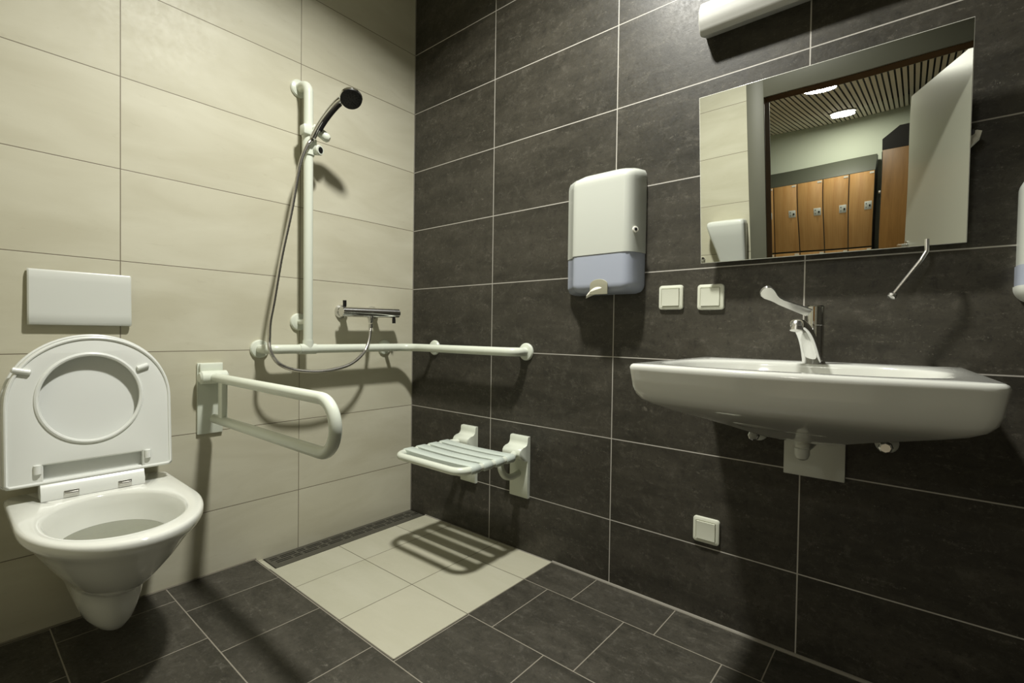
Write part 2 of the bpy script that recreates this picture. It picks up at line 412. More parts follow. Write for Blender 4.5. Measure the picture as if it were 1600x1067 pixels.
for i, (x, y) in enumerate(((1.36, -4.85), (1.36, -3.50))):
    lab = ['round lit flush lamp on the slatted ceiling nearer the back wall', 'round lit flush lamp on the slatted ceiling nearer the doorway'][i]
    t = thing('flush_lamp', lab, 'lamp', (x, y, LZ), 'lamps on the slatted ceiling')
    b = MB(); b.lathe((x, y, LZ), (0, 0, -1), [(0, 0.115), (0.012, 0.115), (0.015, 0.108)], 40); obj('lamp_base', b, M['lamp_body'], t)
    b = MB(); b.lathe((x, y, LZ-0.015), (0, 0, -1), [(0, 0.106), (0.008, 0.100), (0.014, 0.08), (0.017, 0.04), (0.018, 0.0)], 40); obj('lamp_glass', b, M['glow'], t)
    area('locker_lamp', (x, y, LZ-0.040), 0.20, 19, (1.0, 0.98, 0.86))

# wall lamp over the mirror (switched off)
t = thing('wall_lamp', 'long white half-round wall lamp, switched off, above the mirror', 'lamp', (1.475, 0, 1.90))
def lamp_prof(x, s=1.0):
    pts = [(0.0, 1.872), (-0.052, 1.852), (-0.066, 1.858), (-0.078, 1.885), (-0.080, 1.915), (-0.070, 1.942), (-0.050, 1.958), (0.0, 1.962)]
    cy, cz = -0.0, 1.91
    return [(x, cy+(p[0]-cy)*s, cz+(p[1]-cz)*s) for p in pts]
prof = lambda x, s: [Vector((x, q[0], q[1])) for q in [(p.y, p.z) for p in resample([Vector(v) for v in lamp_prof(0, s)], 40)]]
b = MB(); b.loft([prof(1.470, 0.93), prof(1.474, 1.0), prof(2.10, 1.0), prof(2.104, 0.93)]); obj('lamp_cover', b, M['lamp_body'], t)

# ------------------------------------------------------------------ toilet
YC = -1.273
def dshape(xb, xs, xf, hw, n=96, yc=YC, pw=2.0, rb=0.02):
    pts = []
    for k in range(-24, 25):
        a = PI/2*k/24; c, s_ = math.cos(a), math.sin(a)
        pts.append((xs+(xf-xs)*abs(c)**(2/pw), yc+hw*math.copysign(abs(s_)**(2/pw), s_)))
    # pts from y low to y high around front; then the back edge
    pts += [(xb+rb, yc+hw), (xb, yc+hw-rb), (xb, yc), (xb, yc-hw+rb), (xb+rb, yc-hw)]
    i = len(pts)-3; pts = pts[i:]+pts[:i]
    return [(p.x, p.y) for p in resample([Vector((q[0], q[1], 0)) for q in pts], n)]
t = thing('toilet', 'white wall-hung toilet with seat and lid raised, left of the folding rail', 'toilet', (0, YC, 0))
N_ = 96
def ring(sh, z, drop=0.0): return [Vector((p[0], p[1], z-drop*max(0, p[0]-0.3))) for p in sh]
outer = [  # z, xs, xf, hw
    (0.423, 0.30, 0.610, 0.190), (0.4205, 0.30, 0.617, 0.195), (0.414, 0.30, 0.620, 0.197), (0.400, 0.30, 0.619, 0.196), (0.388, 0.30, 0.610, 0.190),
    (0.374, 0.29, 0.594, 0.178), (0.35, 0.28, 0.572, 0.164), (0.31, 0.27, 0.537, 0.142), (0.275, 0.25, 0.500, 0.122), (0.245, 0.23, 0.462, 0.105),
    (0.226, 0.21, 0.432, 0.094), (0.214, 0.20, 0.405, 0.086), (0.200, 0.20, 0.388, 0.082), (0.17, 0.20, 0.380, 0.077), (0.14, 0.20, 0.370, 0.070), (0.11, 0.20, 0.356, 0.060), (0.09, 0.19, 0.338, 0.048), (0.078, 0.18, 0.315, 0.036), (0.073, 0.17, 0.29, 0.024)]
rings = [ring(dshape(0.0, xs, xf, hw), z) for z, xs, xf, hw in outer][::-1]
def inner_ring(cx, a, bb, z):
    sh = ellipse(cx, YC, a, bb, 192, PI)
    # align with outer: start at the back centre and go the same way
    return [Vector((p.x, p.y, z)) for p in resample([Vector((q[0], q[1], 0)) for q in sh], N_)]
# direction of dshape: starts at back centre going to y low first
chk = dshape(0, .3, .6, .19); d_low = chk[5][1] < YC
def iring(cx, a, bb, z):
    pts = []
    for k in range(N_):
        o_ = chk[k]; ang = math.atan2((o_[1]-YC)/0.19, (o_[0]-0.33)/0.30)
        pts.append(Vector((cx+a*math.copysign(abs(math.cos(ang))**0.9, math.cos(ang)), YC-0.004+bb*math.sin(ang), z)))
    return pts
for cx, a, bb, z in ((0.355, 0.210, 0.157, 0.423), (0.355, 0.203, 0.151, 0.4205), (0.355, 0.198, 0.146, 0.412), (0.350, 0.190, 0.137, 0.385), (0.345, 0.172, 0.122, 0.34),
                     (0.335, 0.14, 0.10, 0.29), (0.32, 0.10, 0.075, 0.25), (0.30, 0.06, 0.05, 0.225), (0.29, 0.02, 0.02, 0.218)):
    rings.append(iring(cx, a, bb, z))
b = MB(); b.loft(rings, True, True); bowl = obj('bowl', b, M['ceramic'], t, 50)
b = MB(); b.loft([iring(0.345, 0.170, 0.1205, 0.338), iring(0.345, 0.171, 0.1212, 0.340)]); obj('water', b, M['water'], t)
# seat ring, raised
def seat_poly(hw, zt, zs, zb, cy=-1.283, notch=True, r=0.007, n=40, half=0.115):
    pts = []
    for k in range(n+1):
        a = PI*k/n; pts.append((cy+hw*math.cos(a), zs+(zt-zs)*abs(math.sin(a))**0.94))
    pts += [(cy-hw, zb+r), (cy-hw+r, zb)]
    if notch: pts += [(cy-half, zb), (cy-half, zb+0.055), (cy+half, zb+0.055), (cy+half, zb)]
    pts += [(cy+hw-r, zb), (cy+hw, zb+r)]
    return pts
def lean(x0, z0, ang):  # frame leaning back: local z -> outward
    return Matrix.Translation((x0, 0, z0)) @ Matrix.Rotation(-ang, 4, 'Y') @ Matrix.Translation((0, 0, -z0)) @ on_cream(0)
LA = math.radians(5.0)
hole = [(p[0], p[1]) for p in ellipse(-1.287, 0.706, 0.119, 0.129, 64)]
sm = lean(0.090, 0.47, LA)
obj('seat', plate([seat_poly(0.196, 0.893, 0.69, 0.466, cy=-1.280), hole], 0.020, 0.007, sm), M['seat_plastic'], t)
seat_o = [c for c in t.children if c.name.startswith('seat')][0]
# raised lip round the ring's edge and round its hole, and the buffers
b = MB()
sp = seat_poly(0.190, 0.887, 0.69, 0.472, cy=-1.280, notch=False)
b.tube([sm @ Vector((p[0], p[1], 0.020)) for p in sp], 0.0045, 8, closed=True)
b.tube([sm @ Vector((p[0], p[1], 0.019)) for p in ellipse(-1.287, 0.706, 0.122, 0.132, 64)], 0.0062, 8, closed=True)
obj('rim', b, M['seat_plastic'], seat_o)
for (y, z, ang, L) in ((-1.438, 0.793, 0.25, 0.030), (-1.160, 0.793, -0.35, 0.024), (-1.408, 0.512, PI/2, 0.020), (-1.152, 0.512, PI/2, 0.020)):
    b = MB(); dx, dz = math.cos(ang)*L/1, -math.sin(ang)*L
    c0 = Vector((y, z, 0.022)); q = Vector((dx*0.6, dz*0.6, 0))
    b.tube([sm @ (c0-q*1.15), sm @ (c0-q), sm @ (c0+q), sm @ (c0+q*1.15)], [0.004, 0.0085, 0.0085, 0.004], 12)
    obj('buffer', b, M['seat_plastic'], seat_o)
lm = lean(0.069, 0.47, LA)
M['lid'] = mat('glossy lid plastic', s2l((222, 224, 220)), 0.14)
lid = obj('lid', plate([seat_poly(0.200, 0.899, 0.69, 0.464, cy=-1.280, notch=False)], 0.014, 0.006, lm), M['lid'], t)
b = MB()
b.tube([lm @ Vector((p[0], p[1], 0.014)) for p in seat_poly(0.195, 0.894, 0.69, 0.470, cy=-1.280, notch=False)], 0.005, 8, closed=True)
obj('rim', b, M['lid'], lid)
# hinge block
hb = MB()
y0, y1 = -1.403, -1.163
prof_ = [(0.060, 0.424), (0.126, 0.424), (0.126, 0.444), (0.112, 0.470), (0.096, 0.479), (0.070, 0.476)]
hb.loft([[Vector((p[0], y, p[1])) for p in prof_] for y in (y0, y1)])
hob = obj('hinge_block', hb, M['seat_plastic'], t)
for y in (-1.338, -1.214):
    b = MB(); b.box(0.118, 0.1280, y-0.017, y+0.017, 0.426, 0.4455, 0.0015); b.tube([(0.124, y-0.014, 0.436), (0.1285, y-0.004, 0.437), (0.1285, y+0.014, 0.437)], 0.004, 8)
    obj('hinge_pin', b, M['dull_chrome'], hob)
for y in (-1.44, -1.12):
    b = MB(); b.box(0.060, 0.090, y-0.03, y+0.03, 0.464, 0.478, 0.003); obj('hinge_arm', b, M['seat_plastic'], hob)
# side mounting plugs
b = MB(); b.lathe((0.30, -1.108, 0.345), (0.15, 1, -0.35), [(0, 0.008), (0.010, 0.008), (0.012, 0.004)], 16)
obj('mounting_plug', b, M['dull_chrome'], t)

# flush plate
t = thing('flush_plate', 'wide white flush plate on the cream tiles above the toilet', 'flush plate', (0, -1.298, 0.925))
b = MB(); b.box(0, 0.008, -1.414, -1.182, 0.931, 1.086, 0.002); obj('back_plate', b, M['plastic'], t)
rings = []
for z, xx in ((0.925, 0.010), (0.926, 0.018), (0.934, 0.0225), (0.96, 0.0215), (1.01, 0.019), (1.06, 0.0175), (1.083, 0.016), (1.090, 0.013), (1.0915, 0.008)):
    rings.append([Vector((0.006, -1.4195, z)), Vector((xx-0.003, -1.4195, z)), Vector((xx, -1.416, z)), Vector((xx, -1.179, z)), Vector((xx-0.003, -1.1755, z)), Vector((0.006, -1.1755, z))])
b = MB(); b.loft(rings); obj('button', b, M['gloss_plastic'], t)

# ------------------------------------------------------------------ folding rail by the toilet
t = thing('folding_rail', 'white hinged grab rail loop reaching out beside the toilet', 'grab rail', (0, -0.939, 0.535))
b = MB(); b.box(0, 0.010, -0.982, -0.897, 0.533, 0.795, 0.003)
b.box(0.008, 0.024, -0.978, -0.901, 0.748, 0.7945, 0.006)
obj('wall_plate', b, M['rail'], t)
b = MB(); b.tube([(0.040, -0.986, 0.744), (0.040, -0.980, 0.744), (0.040, -0.898, 0.744), (0.040, -0.892, 0.744)], [0.016, 0.024, 0.024, 0.016], 24)
b.box(0.005, 0.040, -0.976, -0.903, 0.722, 0.764, 0.006)
obj('hinge', b, M['rail'], t)
b = MB()
ya = -0.940
path = [(0.03, ya, 0.744)]
zt, zb_, xe = 0.742, 0.598, 0.898-0.0165
arc = []
rr = (zt-zb_)/2
for k in range(21):
    a = PI/2-PI*k/20; arc.append((xe-rr+rr*math.cos(a), ya, (zt+zb_)/2+rr*math.sin(a)))
path += [(0.10, ya, 0.7435), (0.4, ya, 0.7428)]+arc+[(0.4, ya, 0.5965), (0.055, ya, 0.594), (0.045, ya, 0.594)]
b.tube(path, [0.0165]*(len(path)-1)+[0.010], 24); obj('rail_loop', b, M['rail'], t)
b = MB(); b.box(0.112, 0.150, ya-0.010, ya+0.010, 0.600, 0.738, 0.004); obj('brace', b, M['rail'], t)

# ------------------------------------------------------------------ shower hand rail
t = thing('shower_rail', 'long white angled hand rail with riser pole round the shower corner', 'grab rail', (0, -0.6, 0.843))
RZ, RD = 0.843, 0.08
def flange(p, axis, r=0.0365):
    b = MB(); b.lathe(p, axis, [(0.0, r), (0.006, r), (0.011, r*0.9), (0.014, r*0.62), (0.015, 0.018)], 36); return b
b = MB(); b.tube(bend([(0.004, -0.763, RZ), (RD, -0.763, RZ), (RD, -RD, RZ), (0.757, -RD, RZ), (0.757, -0.004, RZ)], [0.045, 0.075, 0.045], 10), 0.0185, 24)
obj('horizontal_bar', b, M['rail'], t)
b = MB(); b.tube(bend([(RD, -0.603, RZ+0.005), (RD, -0.608, 1.930), (0.004, -0.610, 1.930)], 0.042, 10), 0.0185, 24)
obj('riser_pole', b, M['rail'], t)
b = MB(); b.tube([(RD, -0.640, RZ), (RD, -0.570, RZ)], 0.0215, 24); b.tube([(RD, -0.603, RZ), (RD, -0.603, RZ+0.035)], 0.0212, 24)
obj('tee_joint', b, M['rail'], t)
for p in ((0, -0.763, RZ), (0, -0.176, RZ), (0, -0.610, 1.930), (0, -0.605, 0.955)):
    obj('flange', flange(p, (1, 0, 0)), M['rail'], t)
for p in ((0.757, 0, RZ), (0.1791, 0, RZ)):
    obj('flange', flange(p, (0, -1, 0)), M['rail'], t)
for p, q, rad in (((0.005, -0.176, RZ), (RD, -0.176, RZ), 0.010), ((0.1791, -0.005, RZ), (0.1791, -RD, RZ), 0.010), ((0.005, -0.605, 0.955), (RD, -0.605, 0.955), 0.012)):
    b = MB(); b.tube([p, q], rad, 16); obj('stand_off', b, M['rail'], t)

# shower set: holder on the pole, hand shower, hose
t = thing('shower_holder', 'white sliding hand shower holder clamped on the riser pole', 'shower holder', (RD, -0.607, 1.70))
b = MB(); b.lathe((RD, -0.607, 1.635), (0, 0, 1), [(0, 0.021), (0.002, 0.0235), (0.075, 0.0235), (0.077, 0.026), (0.118, 0.026), (0.120, 0.021)], 28)
b.box(RD-0.012, RD+0.030, -0.640, -0.600, 1.712, 1.752, 0.006)
obj('sleeve', b, M['rail'], t)
b = MB(); b.tube([(RD+0.022, -0.598, 1.748), (RD+0.026, -0.592, 1.745), (RD+0.045, -0.556, 1.716), (RD+0.050, -0.549, 1.710), (RD+0.053, -0.545, 1.707)], [0.014, 0.018, 0.019, 0.0165, 0.010], 20)
obj('cradle', b, M['rail'], t)
b = MB(); b.tube([(RD+0.0, -0.588, 1.662), (RD+0.034, -0.576, 1.660), (RD+0.038, -0.5745, 1.6597)], [0.017, 0.021, 0.018], 20)
b.box(RD-0.012, RD+0.022, -0.604, -0.580, 1.645, 1.705, 0.006)
obj('clamp_knob', b, M['rail'], t)
b = MB(); b.lathe((RD+0.0385, -0.5743, 1.6597), (0.94, 0.33, -0.06), [(0, 0.0125), (0.001, 0.012)], 24); obj('knob_cap', b, M['black'], t, label='black oval cap')

HX, HY, HZ = 0.270, -0.530, 1.838
hn = Vector((0.55, -0.22, -0.80)).normalized()
t = thing('hand_shower', 'chrome hand shower with round black nozzle face', 'hand shower', (0.13, -0.60, 1.72))
hc = Vector((HX, HY, HZ))
hp = smooth([(0.118, -0.6115, 1.690), (0.130, -0.603, 1.720), (0.155, -0.588, 1.765), (0.190, -0.570, 1.808), (0.225, -0.552, 1.838), tuple(hc-hn*0.018)], 6)
rr = [0.0095+0.004*min(1, i/8)+0.0 for i in range(len(hp))]
rr = [0.0075 if i < 2 else (0.0125 if i < 14 else 0.0125+0.002*(i-14)/16) for i in range(len(hp))]
b = MB(); b.tube(hp, rr, 20); obj('handle', b, M['chrome'], t)
b = MB(); gp = [p+Vector((0.004, 0.006, -0.006)) for p in hp[8:24]]; b.tube(gp, 0.0105, 16); obj('grip_strip', b, M['black'], t, label='black grip strip along the handle')
b = MB(); b.lathe(hc, -hn, [(0, 0.042), (0.006, 0.0445), (0.014, 0.042), (0.022, 0.034), (0.028, 0.02), (0.03, 0.0)], 40); obj('head_shell', b, M['chrome'], t)
b = MB(); b.lathe(hc, hn, [(0.0, 0.042), (0.003, 0.041), (0.004, 0.038)], 40)
u = hn.cross(Vector((0, 0, 1))).normalized(); w = hn.cross(u)
for rad, n_ in ((0.010, 6), (0.019, 11), (0.027, 16), (0.035, 22)):
    for k in range(n_):
        a = 2*PI*k/n_; p = hc+hn*0.004+(u*math.cos(a)+w*math.sin(a))*rad
        b.lathe(p, hn, [(0, 0.0014), (0.002, 0.0011)], 6)
obj('nozzle_face', b, M['black'], t)
hosep = [(0.083, -0.3066, 0.951), (0.085, -0.309, 0.925), (0.094, -0.322, 0.880), (0.104, -0.345, 0.838), (0.115, -0.388, 0.800), (0.122, -0.441, 0.772), (0.126, -0.510, 0.757), (0.127, -0.575, 0.7515), (0.127, -0.640, 0.7555), (0.127, -0.697, 0.767), (0.126, -0.738, 0.787), (0.126, -0.763, 0.815), (0.126, -0.7775, 0.850), (0.126, -0.779, 0.884), (0.125, -0.776, 0.950), (0.123, -0.761, 1.031), (0.121, -0.732, 1.2056), (0.120, -0.695, 1.385), (0.120, -0.663, 1.5686), (0.119, -0.634, 1.655), (0.118, -0.6115, 1.692)]
hs = smooth(hosep, 22)
b = MB(); b.tube(hs, [0.0068+0.0006*(i % 2) for i in range(len(hs))], 10)
t = thing('shower_hose', 'ribbed metal shower hose looping from the mixer up to the hand shower', 'hose', (0.075, -0.305, 0.95))
obj('hose', b, M['hose'], t)
for p, q in (((0.118, -0.6125, 1.682), (0.119, -0.6105, 1.700)), ((0.083, -0.3066, 0.953), (0.0835, -0.3068, 0.935))):
    b = MB(); b.tube([p, q], 0.0095, 12); obj('end_nut', b, M['chrome'], t)

# mixer
t = thing('shower_mixer', 'chrome bar thermostatic shower mixer on the cream tiles', 'tap', (0.08, -0.31, 1.005))
zm = 1.004
b = MB(); b.lathe((0.08, -0.455, zm), (0, 1, 0.012), [(0, 0.020), (0.002, 0.0225), (0.045, 0.0225), (0.0455, 0.0215), (0.047, 0.0215), (0.0475, 0.0225), (0.262, 0.0225), (0.2625, 0.0215), (0.264, 0.0215), (0.2645, 0.0225), (0.300, 0.0225), (0.303, 0.020)], 32)
obj('mixer_body', b, M['chrome'], t)
for y in (-0.407, -0.245):
    b = MB(); b.lathe((0, y, zm+0.003), (1, 0, 0), [(0, 0.033), (0.006, 0.032), (0.016, 0.026), (0.018, 0.016), (0.07, 0.016)], 28); obj('escutcheon', b, M['chrome'], t)
b = MB(); b.tube([(0.08, -0.437, zm+0.018), (0.08, -0.437, zm+0.030), (0.08, -0.4375, zm+0.050)], [0.0065, 0.008, 0.008], 14); obj('temperature_stop', b, M['black'], t)
b = MB(); b.tube([(0.085, -0.180, zm-0.015), (0.085, -0.180, zm-0.026), (0.085, -0.1795, zm-0.045)], [0.0065, 0.008, 0.008], 14); obj('flow_stop', b, M['black'], t)
b = MB(); b.tube([(0.083, -0.3066, zm-0.015), (0.083, -0.3066, zm-0.034), (0.083, -0.3066, zm-0.048)], [0.013, 0.012, 0.0095], 18); obj('hose_outlet', b, M['chrome'], t)

# ------------------------------------------------------------------ folding seat
t = thing('folding_shower_seat', 'white slatted fold-down shower seat on two wall brackets', 'seat', (0.584, 0, 0.23))
XA, XB = 0.393, 0.772     # centre lines of the side tubes
ZS = 0.418
def bracket(x0, x1):
    pr_ = [(0.0, 0.2315), (-0.014, 0.2315), (-0.017, 0.235), (-0.017, 0.345), (-0.017, 0.388), (-0.040, 0.392), (-0.060, 0.404), (-0.069, 0.420), (-0.068, 0.434), (-0.061, 0.444), (-0.048, 0.449), (-0.036, 0.4505), (-0.027, 0.454), (-0.021, 0.461), (-0.0185, 0.470), (-0.018, 0.482), (-0.014, 0.489), (0.0, 0.4895)]
    b = MB(); b.loft([[Vector((x, p[0]*s_, p[1])) for p in pr_] for x, s_ in ((x0, 0.94), (x0+0.002, 1.0), (x1-0.002, 1.0), (x1, 0.94))]); return b
obj('wall_bracket', bracket(0.3855, 0.4805), M['rail'], t, 50); obj('wall_bracket', bracket(0.687, 0.7835), M['rail'], t, 50)
b = MB(); b.tube(bend([(XA+0.040, -0.040, 0.423), (XA+0.010, -0.085, 0.420), (XA, -0.14, ZS), (XA, -0.392, ZS), (XB, -0.392, ZS), (XB, -0.14, ZS), (XB-0.012, -0.085, 0.420), (XB-0.037, -0.040, 0.423)], [0.03, 0.05, 0.05, 0.05, 0.05, 0.03], 8), 0.0145, 20)
obj('seat_frame', b, M['rail'], t)
for i in range(4):
    y1 = -0.348+i*0.066; y0 = y1+0.049
    rings = []
    for yy, k in ((y1, 0), (y1+0.004, 1), (y0-0.004, 1), (y0, 0)):
        top = ZS+0.0165+0.0015*k; pts = []
        ro = 0.0155+0.0025*k
        for q in range(9):
            a = PI*0.5+PI*0.80*q/8; pts.append((XA+ro*math.cos(a), ZS+ro*math.sin(a)))
        pts.append((XA+0.018, ZS-0.004)); pts.append((XB-0.018, ZS-0.004))
        for q in range(9):
            a = -PI*0.30+PI*0.80*q/8; pts.append((XB+ro*math.cos(a), ZS+ro*math.sin(a)))
        pts.append((XB-0.06, ZS+ro*0.82)); pts.append(((XA+XB)/2, ZS+ro*0.70)); pts.append((XA+0.06, ZS+ro*0.82))
        rings.append([Vector((p[0], yy, p[1])) for p in pts])
    b = MB(); b.loft(rings); obj('slat', b, M['slat'], t, 40)
for xs in (XA+0.040, XB-0.036):
    b = MB(); b.tube(smooth([(xs, -0.135, 0.408), (xs, -0.130, 0.372), (xs, -0.108, 0.340), (xs, -0.070, 0.326), (xs, -0.035, 0.328), (xs, -0.014, 0.333)], 6), 0.0135, 16)
    obj('strut', b, M['rail'], t)

# ------------------------------------------------------------------ drain grate
b = MB(); gz = -0.0085
x0, x1, y0, y1 = 0.004, 0.116, -0.743, -0.008
holes = [(0.024, 0.031), (0.038, 0.045), (0.056, 0.063), (0.070, 0.077)]
xs = [x0]
for h in holes: xs += [h[0], h[1]]
xs.append(x1)
for i in range(0, len(xs), 2): b.box(xs[i], xs[i+1], y0, y1, gz-0.003, gz)
for h in range(4):
    shift = 0.0 if h < 2 else 0.028
    y = y0+0.012; b.box(holes[h][0], holes[h][1], y0, y0+0.012+shift*0.4, gz-0.003, gz)
    y = y0+0.012+shift*0.4; k = 0
    while y < y1-0.02:
        L = (0.030, 0.062)[k % 2] if h < 2 else (0.062, 0.030)[k % 2]
        e = min(y+L, y1-0.012); n_ = min(e+0.010, y1); b.box(holes[h][0], holes[h][1], e, n_, gz-0.003, gz); y = n_; k += 1
    b.box(holes[h][0], holes[h][1], y1-0.012, y1, gz-0.003, gz)
t = thing('drain_grate', 'long narrow dark steel drain grate along the foot of the cream wall', 'drain', (0.09, -0.38, -0.012))
obj('grate', b, M['steel'], t)
b = MB(); b.box(0.001, 0.1175, -0.7455, -0.7445, -0.03, -0.0095); b.box(0.001, 0.002, -0.7445, -0.004, -0.03, -0.0095); b.box(0.1165, 0.1175, -0.7445, -0.004, -0.03, -0.0095); b.cur = 1; b.box(0.002, 0.1165, -0.7445, -0.004, -0.0298, -0.028)
obj('channel', b, [M['steel'], M['hole']], t)

# ------------------------------------------------------------------ paper towel dispenser
def disp_rings(X0b, X1b, X0f, X1f, D, za, zb, r, zl, zh, n=26, slope=0.0):
    rings = []
    for k in range(n+1):
        z = zl+(zh-zl)*k/n
        e = 0.0
        for dz in (z-za, zb-z):
            if dz < r: e = max(e, r-math.sqrt(max(0, r*r-(r-dz)**2)))
        df = D-e*0.7
        fr = []
        pts = [(X0b+e, 0.0), (X0b+e, -0.03), (X0f+e-0.004, -(df-0.03)), (X0f+e+0.004, -(df-0.012)), (X0f+e+0.016, -(df-0.003)), (X0f+e+0.03, -df), (X1f-e-0.03, -df), (X1f-e-0.016, -(df-0.003)), (X1f-e-0.004, -(df-0.012)), (X1f-e+0.004, -(df-0.03)), (X1b-e, -0.03), (X1b-e, 0.0)]
        sk = slope*1.0
        rings.append([Vector((p[0], p[1], z-sk*(-p[1]/D)*((z-za)/(zb-za))**2)) for p in pts])
    return rings
t = thing('paper_towel_dispenser', 'white paper towel dispenser with smoky blue lower window, left of the mirror', 'towel dispenser', (1.13, 0, 1.07))
za, zb = 1.066, 1.506
b = MB(); b.loft(disp_rings(0.975, 1.278, 1.028, 1.266, 0.100, za, zb, 0.032, 1.204, zb, slope=0.020)); obj('cover', b, M['cover'], t, 50)
b = MB(); b.loft(disp_rings(0.977, 1.276, 1.030, 1.264, 0.098, za, zb, 0.032, za, 1.2035, slope=0.020)); obj('window', b, M['window'], t, 50)
arch = [(1.116, 1.060), (1.116, 1.094)]+[(1.151+0.035*math.cos(a), 1.094+0.020*math.sin(a)) for a in [PI-PI*k/12 for k in range(1, 12)]]+[(1.186, 1.094), (1.186, 1.060)]
obj('paper_slot', plate([arch], 0.004, 0.0015, on_dark(-0.097)), M['slot'], t)
b = MB(); vs = []
for k in range(9):
    u_ = k/8; x = 1.098+0.075*u_; z = 1.048+0.018*math.sin(u_*PI*0.5); 
    vs += [(x, -0.096, z), (x+0.004, -0.098-0.006*math.sin(u_*PI), z+0.012+0.012*math.sin(u_*PI))]
b.add(vs, [(2*k, 2*k+2, 2*k+3, 2*k+1) for k in range(8)])
po = obj('paper_towel', b, M['paper'], t)
md = po.modifiers.new('thick', 'SOLIDIFY'); md.thickness = 0.0012
lk = Vector((1.2735, -0.072, 1.277)); ln = Vector((0.85, -0.53, 0)).normalized()
b = MB(); b.cur = 0; b.lathe(lk-ln*0.004, ln, [(0, 0.0105), (0.005, 0.0105), (0.006, 0.0095)], 20); b.cur = 1; b.lathe(lk+ln*0.002, ln, [(0, 0.0055), (0.001, 0.005)], 16)
obj('lock', b, [M['paper'], M['black']], t)

# second dispenser cut by the right edge of the frame
t = thing('soap_dispenser', 'white soap dispenser with smoky blue band at the right of the mirror', 'soap dispenser', (2.24, 0, 1.0))
za, zb = 1.004, 1.292
b = MB(); b.loft(disp_rings(2.179, 2.307, 2.185, 2.301, 0.085, za, zb, 0.035, 1.088, zb)); obj('cover', b, M['cover'], t, 50)
b = MB(); b.loft(disp_rings(2.177, 2.309, 2.183, 2.303, 0.083, za, zb, 0.035, 1.042, 1.0878)); obj('window', b, M['window'], t, 50)
b = MB(); b.loft(disp_rings(2.175, 2.311, 2.181, 2.305, 0.086, za, zb, 0.035, za, 1.0418)); obj('push_bar', b, M['plastic'], t, 50)

# ------------------------------------------------------------------ switches
def switch(x, z, label, w=0.0825, h=0.0815):
    t = thing('light_switch', label, 'switch', (x, 0, z), 'square white wall switches')
    b = MB()
    rings = []
    for d, s_, r in ((0.0, 1.0, 0.010), (0.005, 1.0, 0.010), (0.008, 0.975, 0.010), (0.0105, 0.84, 0.008), (0.0108, 0.76, 0.004), (0.0085, 0.74, 0.003), (0.0085, 0.5, 0.003)):
        rings.append([Vector((p[0], -d, p[1])) for p in rrect(x-w/2*s_, x+w/2*s_, z-h/2*s_, z+h/2*s_, r)])
    b.loft(rings); obj('switch_frame', b, M['switch'], t, 25)
    b = MB(); q = w/2*0.70
    pts = [(-0.006, -1), (-0.0135, -0.98), (-0.0125, 0.0), (-0.0145, 0.98), (-0.006, 1)]
    b.loft([[Vector((xx, p[0], z+p[1]*h/2*0.70)) for p in pts] for xx in (x-q, x+q)]); obj('rocker', b, M['switch'], t, 25)
    return t
s1 = switch(1.3735, 1.0475, 'square white switch under the mirror corner, nearest the towel dispenser')
l2 = 'square white switch under the mirror corner, nearest the basin tap'
l3 = 'square white switch low on the dark wall near the floor, below the basin'
dup(s1, (1.5025, 0, 1.0445), l2); dup(s1, (1.5045, 0, 0.2955), l3)

# ------------------------------------------------------------------ mirror
th = math.radians(5.2); t = thing('tilting_mirror', 'frameless rectangular wall mirror tilted forward above the basin', 'mirror', (1.79, 0, 1.146))
MXA, MXB = 1.4865, 2.093; mh = 0.498
mm = Matrix.Translation((0, -0.055, 1.146)) @ Matrix.Rotation(th, 4, 'X') @ Matrix(((1, 0, 0, 0), (0, 0, -1, 0), (0, 1, 0, 0), (0, 0, 0, 1)))
b = MB(); b.box(MXA, MXB, 0, mh, -0.006, -0.0005, 0.001); me = b
def xf(mb, m): mb.v = [tuple(m @ Vector(v)) for v in mb.v]; return mb
obj('glass_edge', xf(b, mm), M['mirror_edge'], t)
b = MB(); b.box(MXA+0.0016, MXB-0.0016, 0.0016, mh-0.0016, -0.0004, 0.0); obj('mirror_face', xf(b, mm), M['mirror'], t)
for xx in (MXA+0.05, MXB-0.012):
    b = MB(); b.box(xx-0.012, xx+0.012, -0.004, 0.0, 1.36, 1.43, 0.0015); b.tube([(xx, -0.003, 1.395), (xx, -0.073, 1.395)], 0.007, 12)
    obj('pivot_arm', b, M['dull_chrome'], t)
b = MB(); b.loft([[Vector((p[0], y, p[1])) for p in ((2.088, 1.364), (2.095, 1.370), (2.110, 1.386), (2.113, 1.400), (2.104, 1.404), (2.088, 1.398))] for y in (-0.050, -0.028)])
obj('pivot_clip', b, M['paper'], t)
b = MB(); b.tube([(2.0945, -0.060, 1.396), (2.0945, -0.066, 1.396)], 0.006, 12); obj('pivot_screw', b, M['black'], t)
b = MB(); b.tube(bend([(2.022, -0.062, 1.160), (2.0225, -0.066, 1.131), (2.0130, -0.070, 1.111), (1.962, -0.070, 1.030)], [0.012, 0.012], 5), 0.0048, 12)
b.lathe((1.9625, -0.071, 1.0305), (-0.05, -0.06, -0.085), [(0, 0.0048), (0.002, 0.009), (0.006, 0.0105), (0.011, 0.0085), (0.013, 0.0)], 20)
obj('tilt_lever', b, M['dull_chrome'], t)

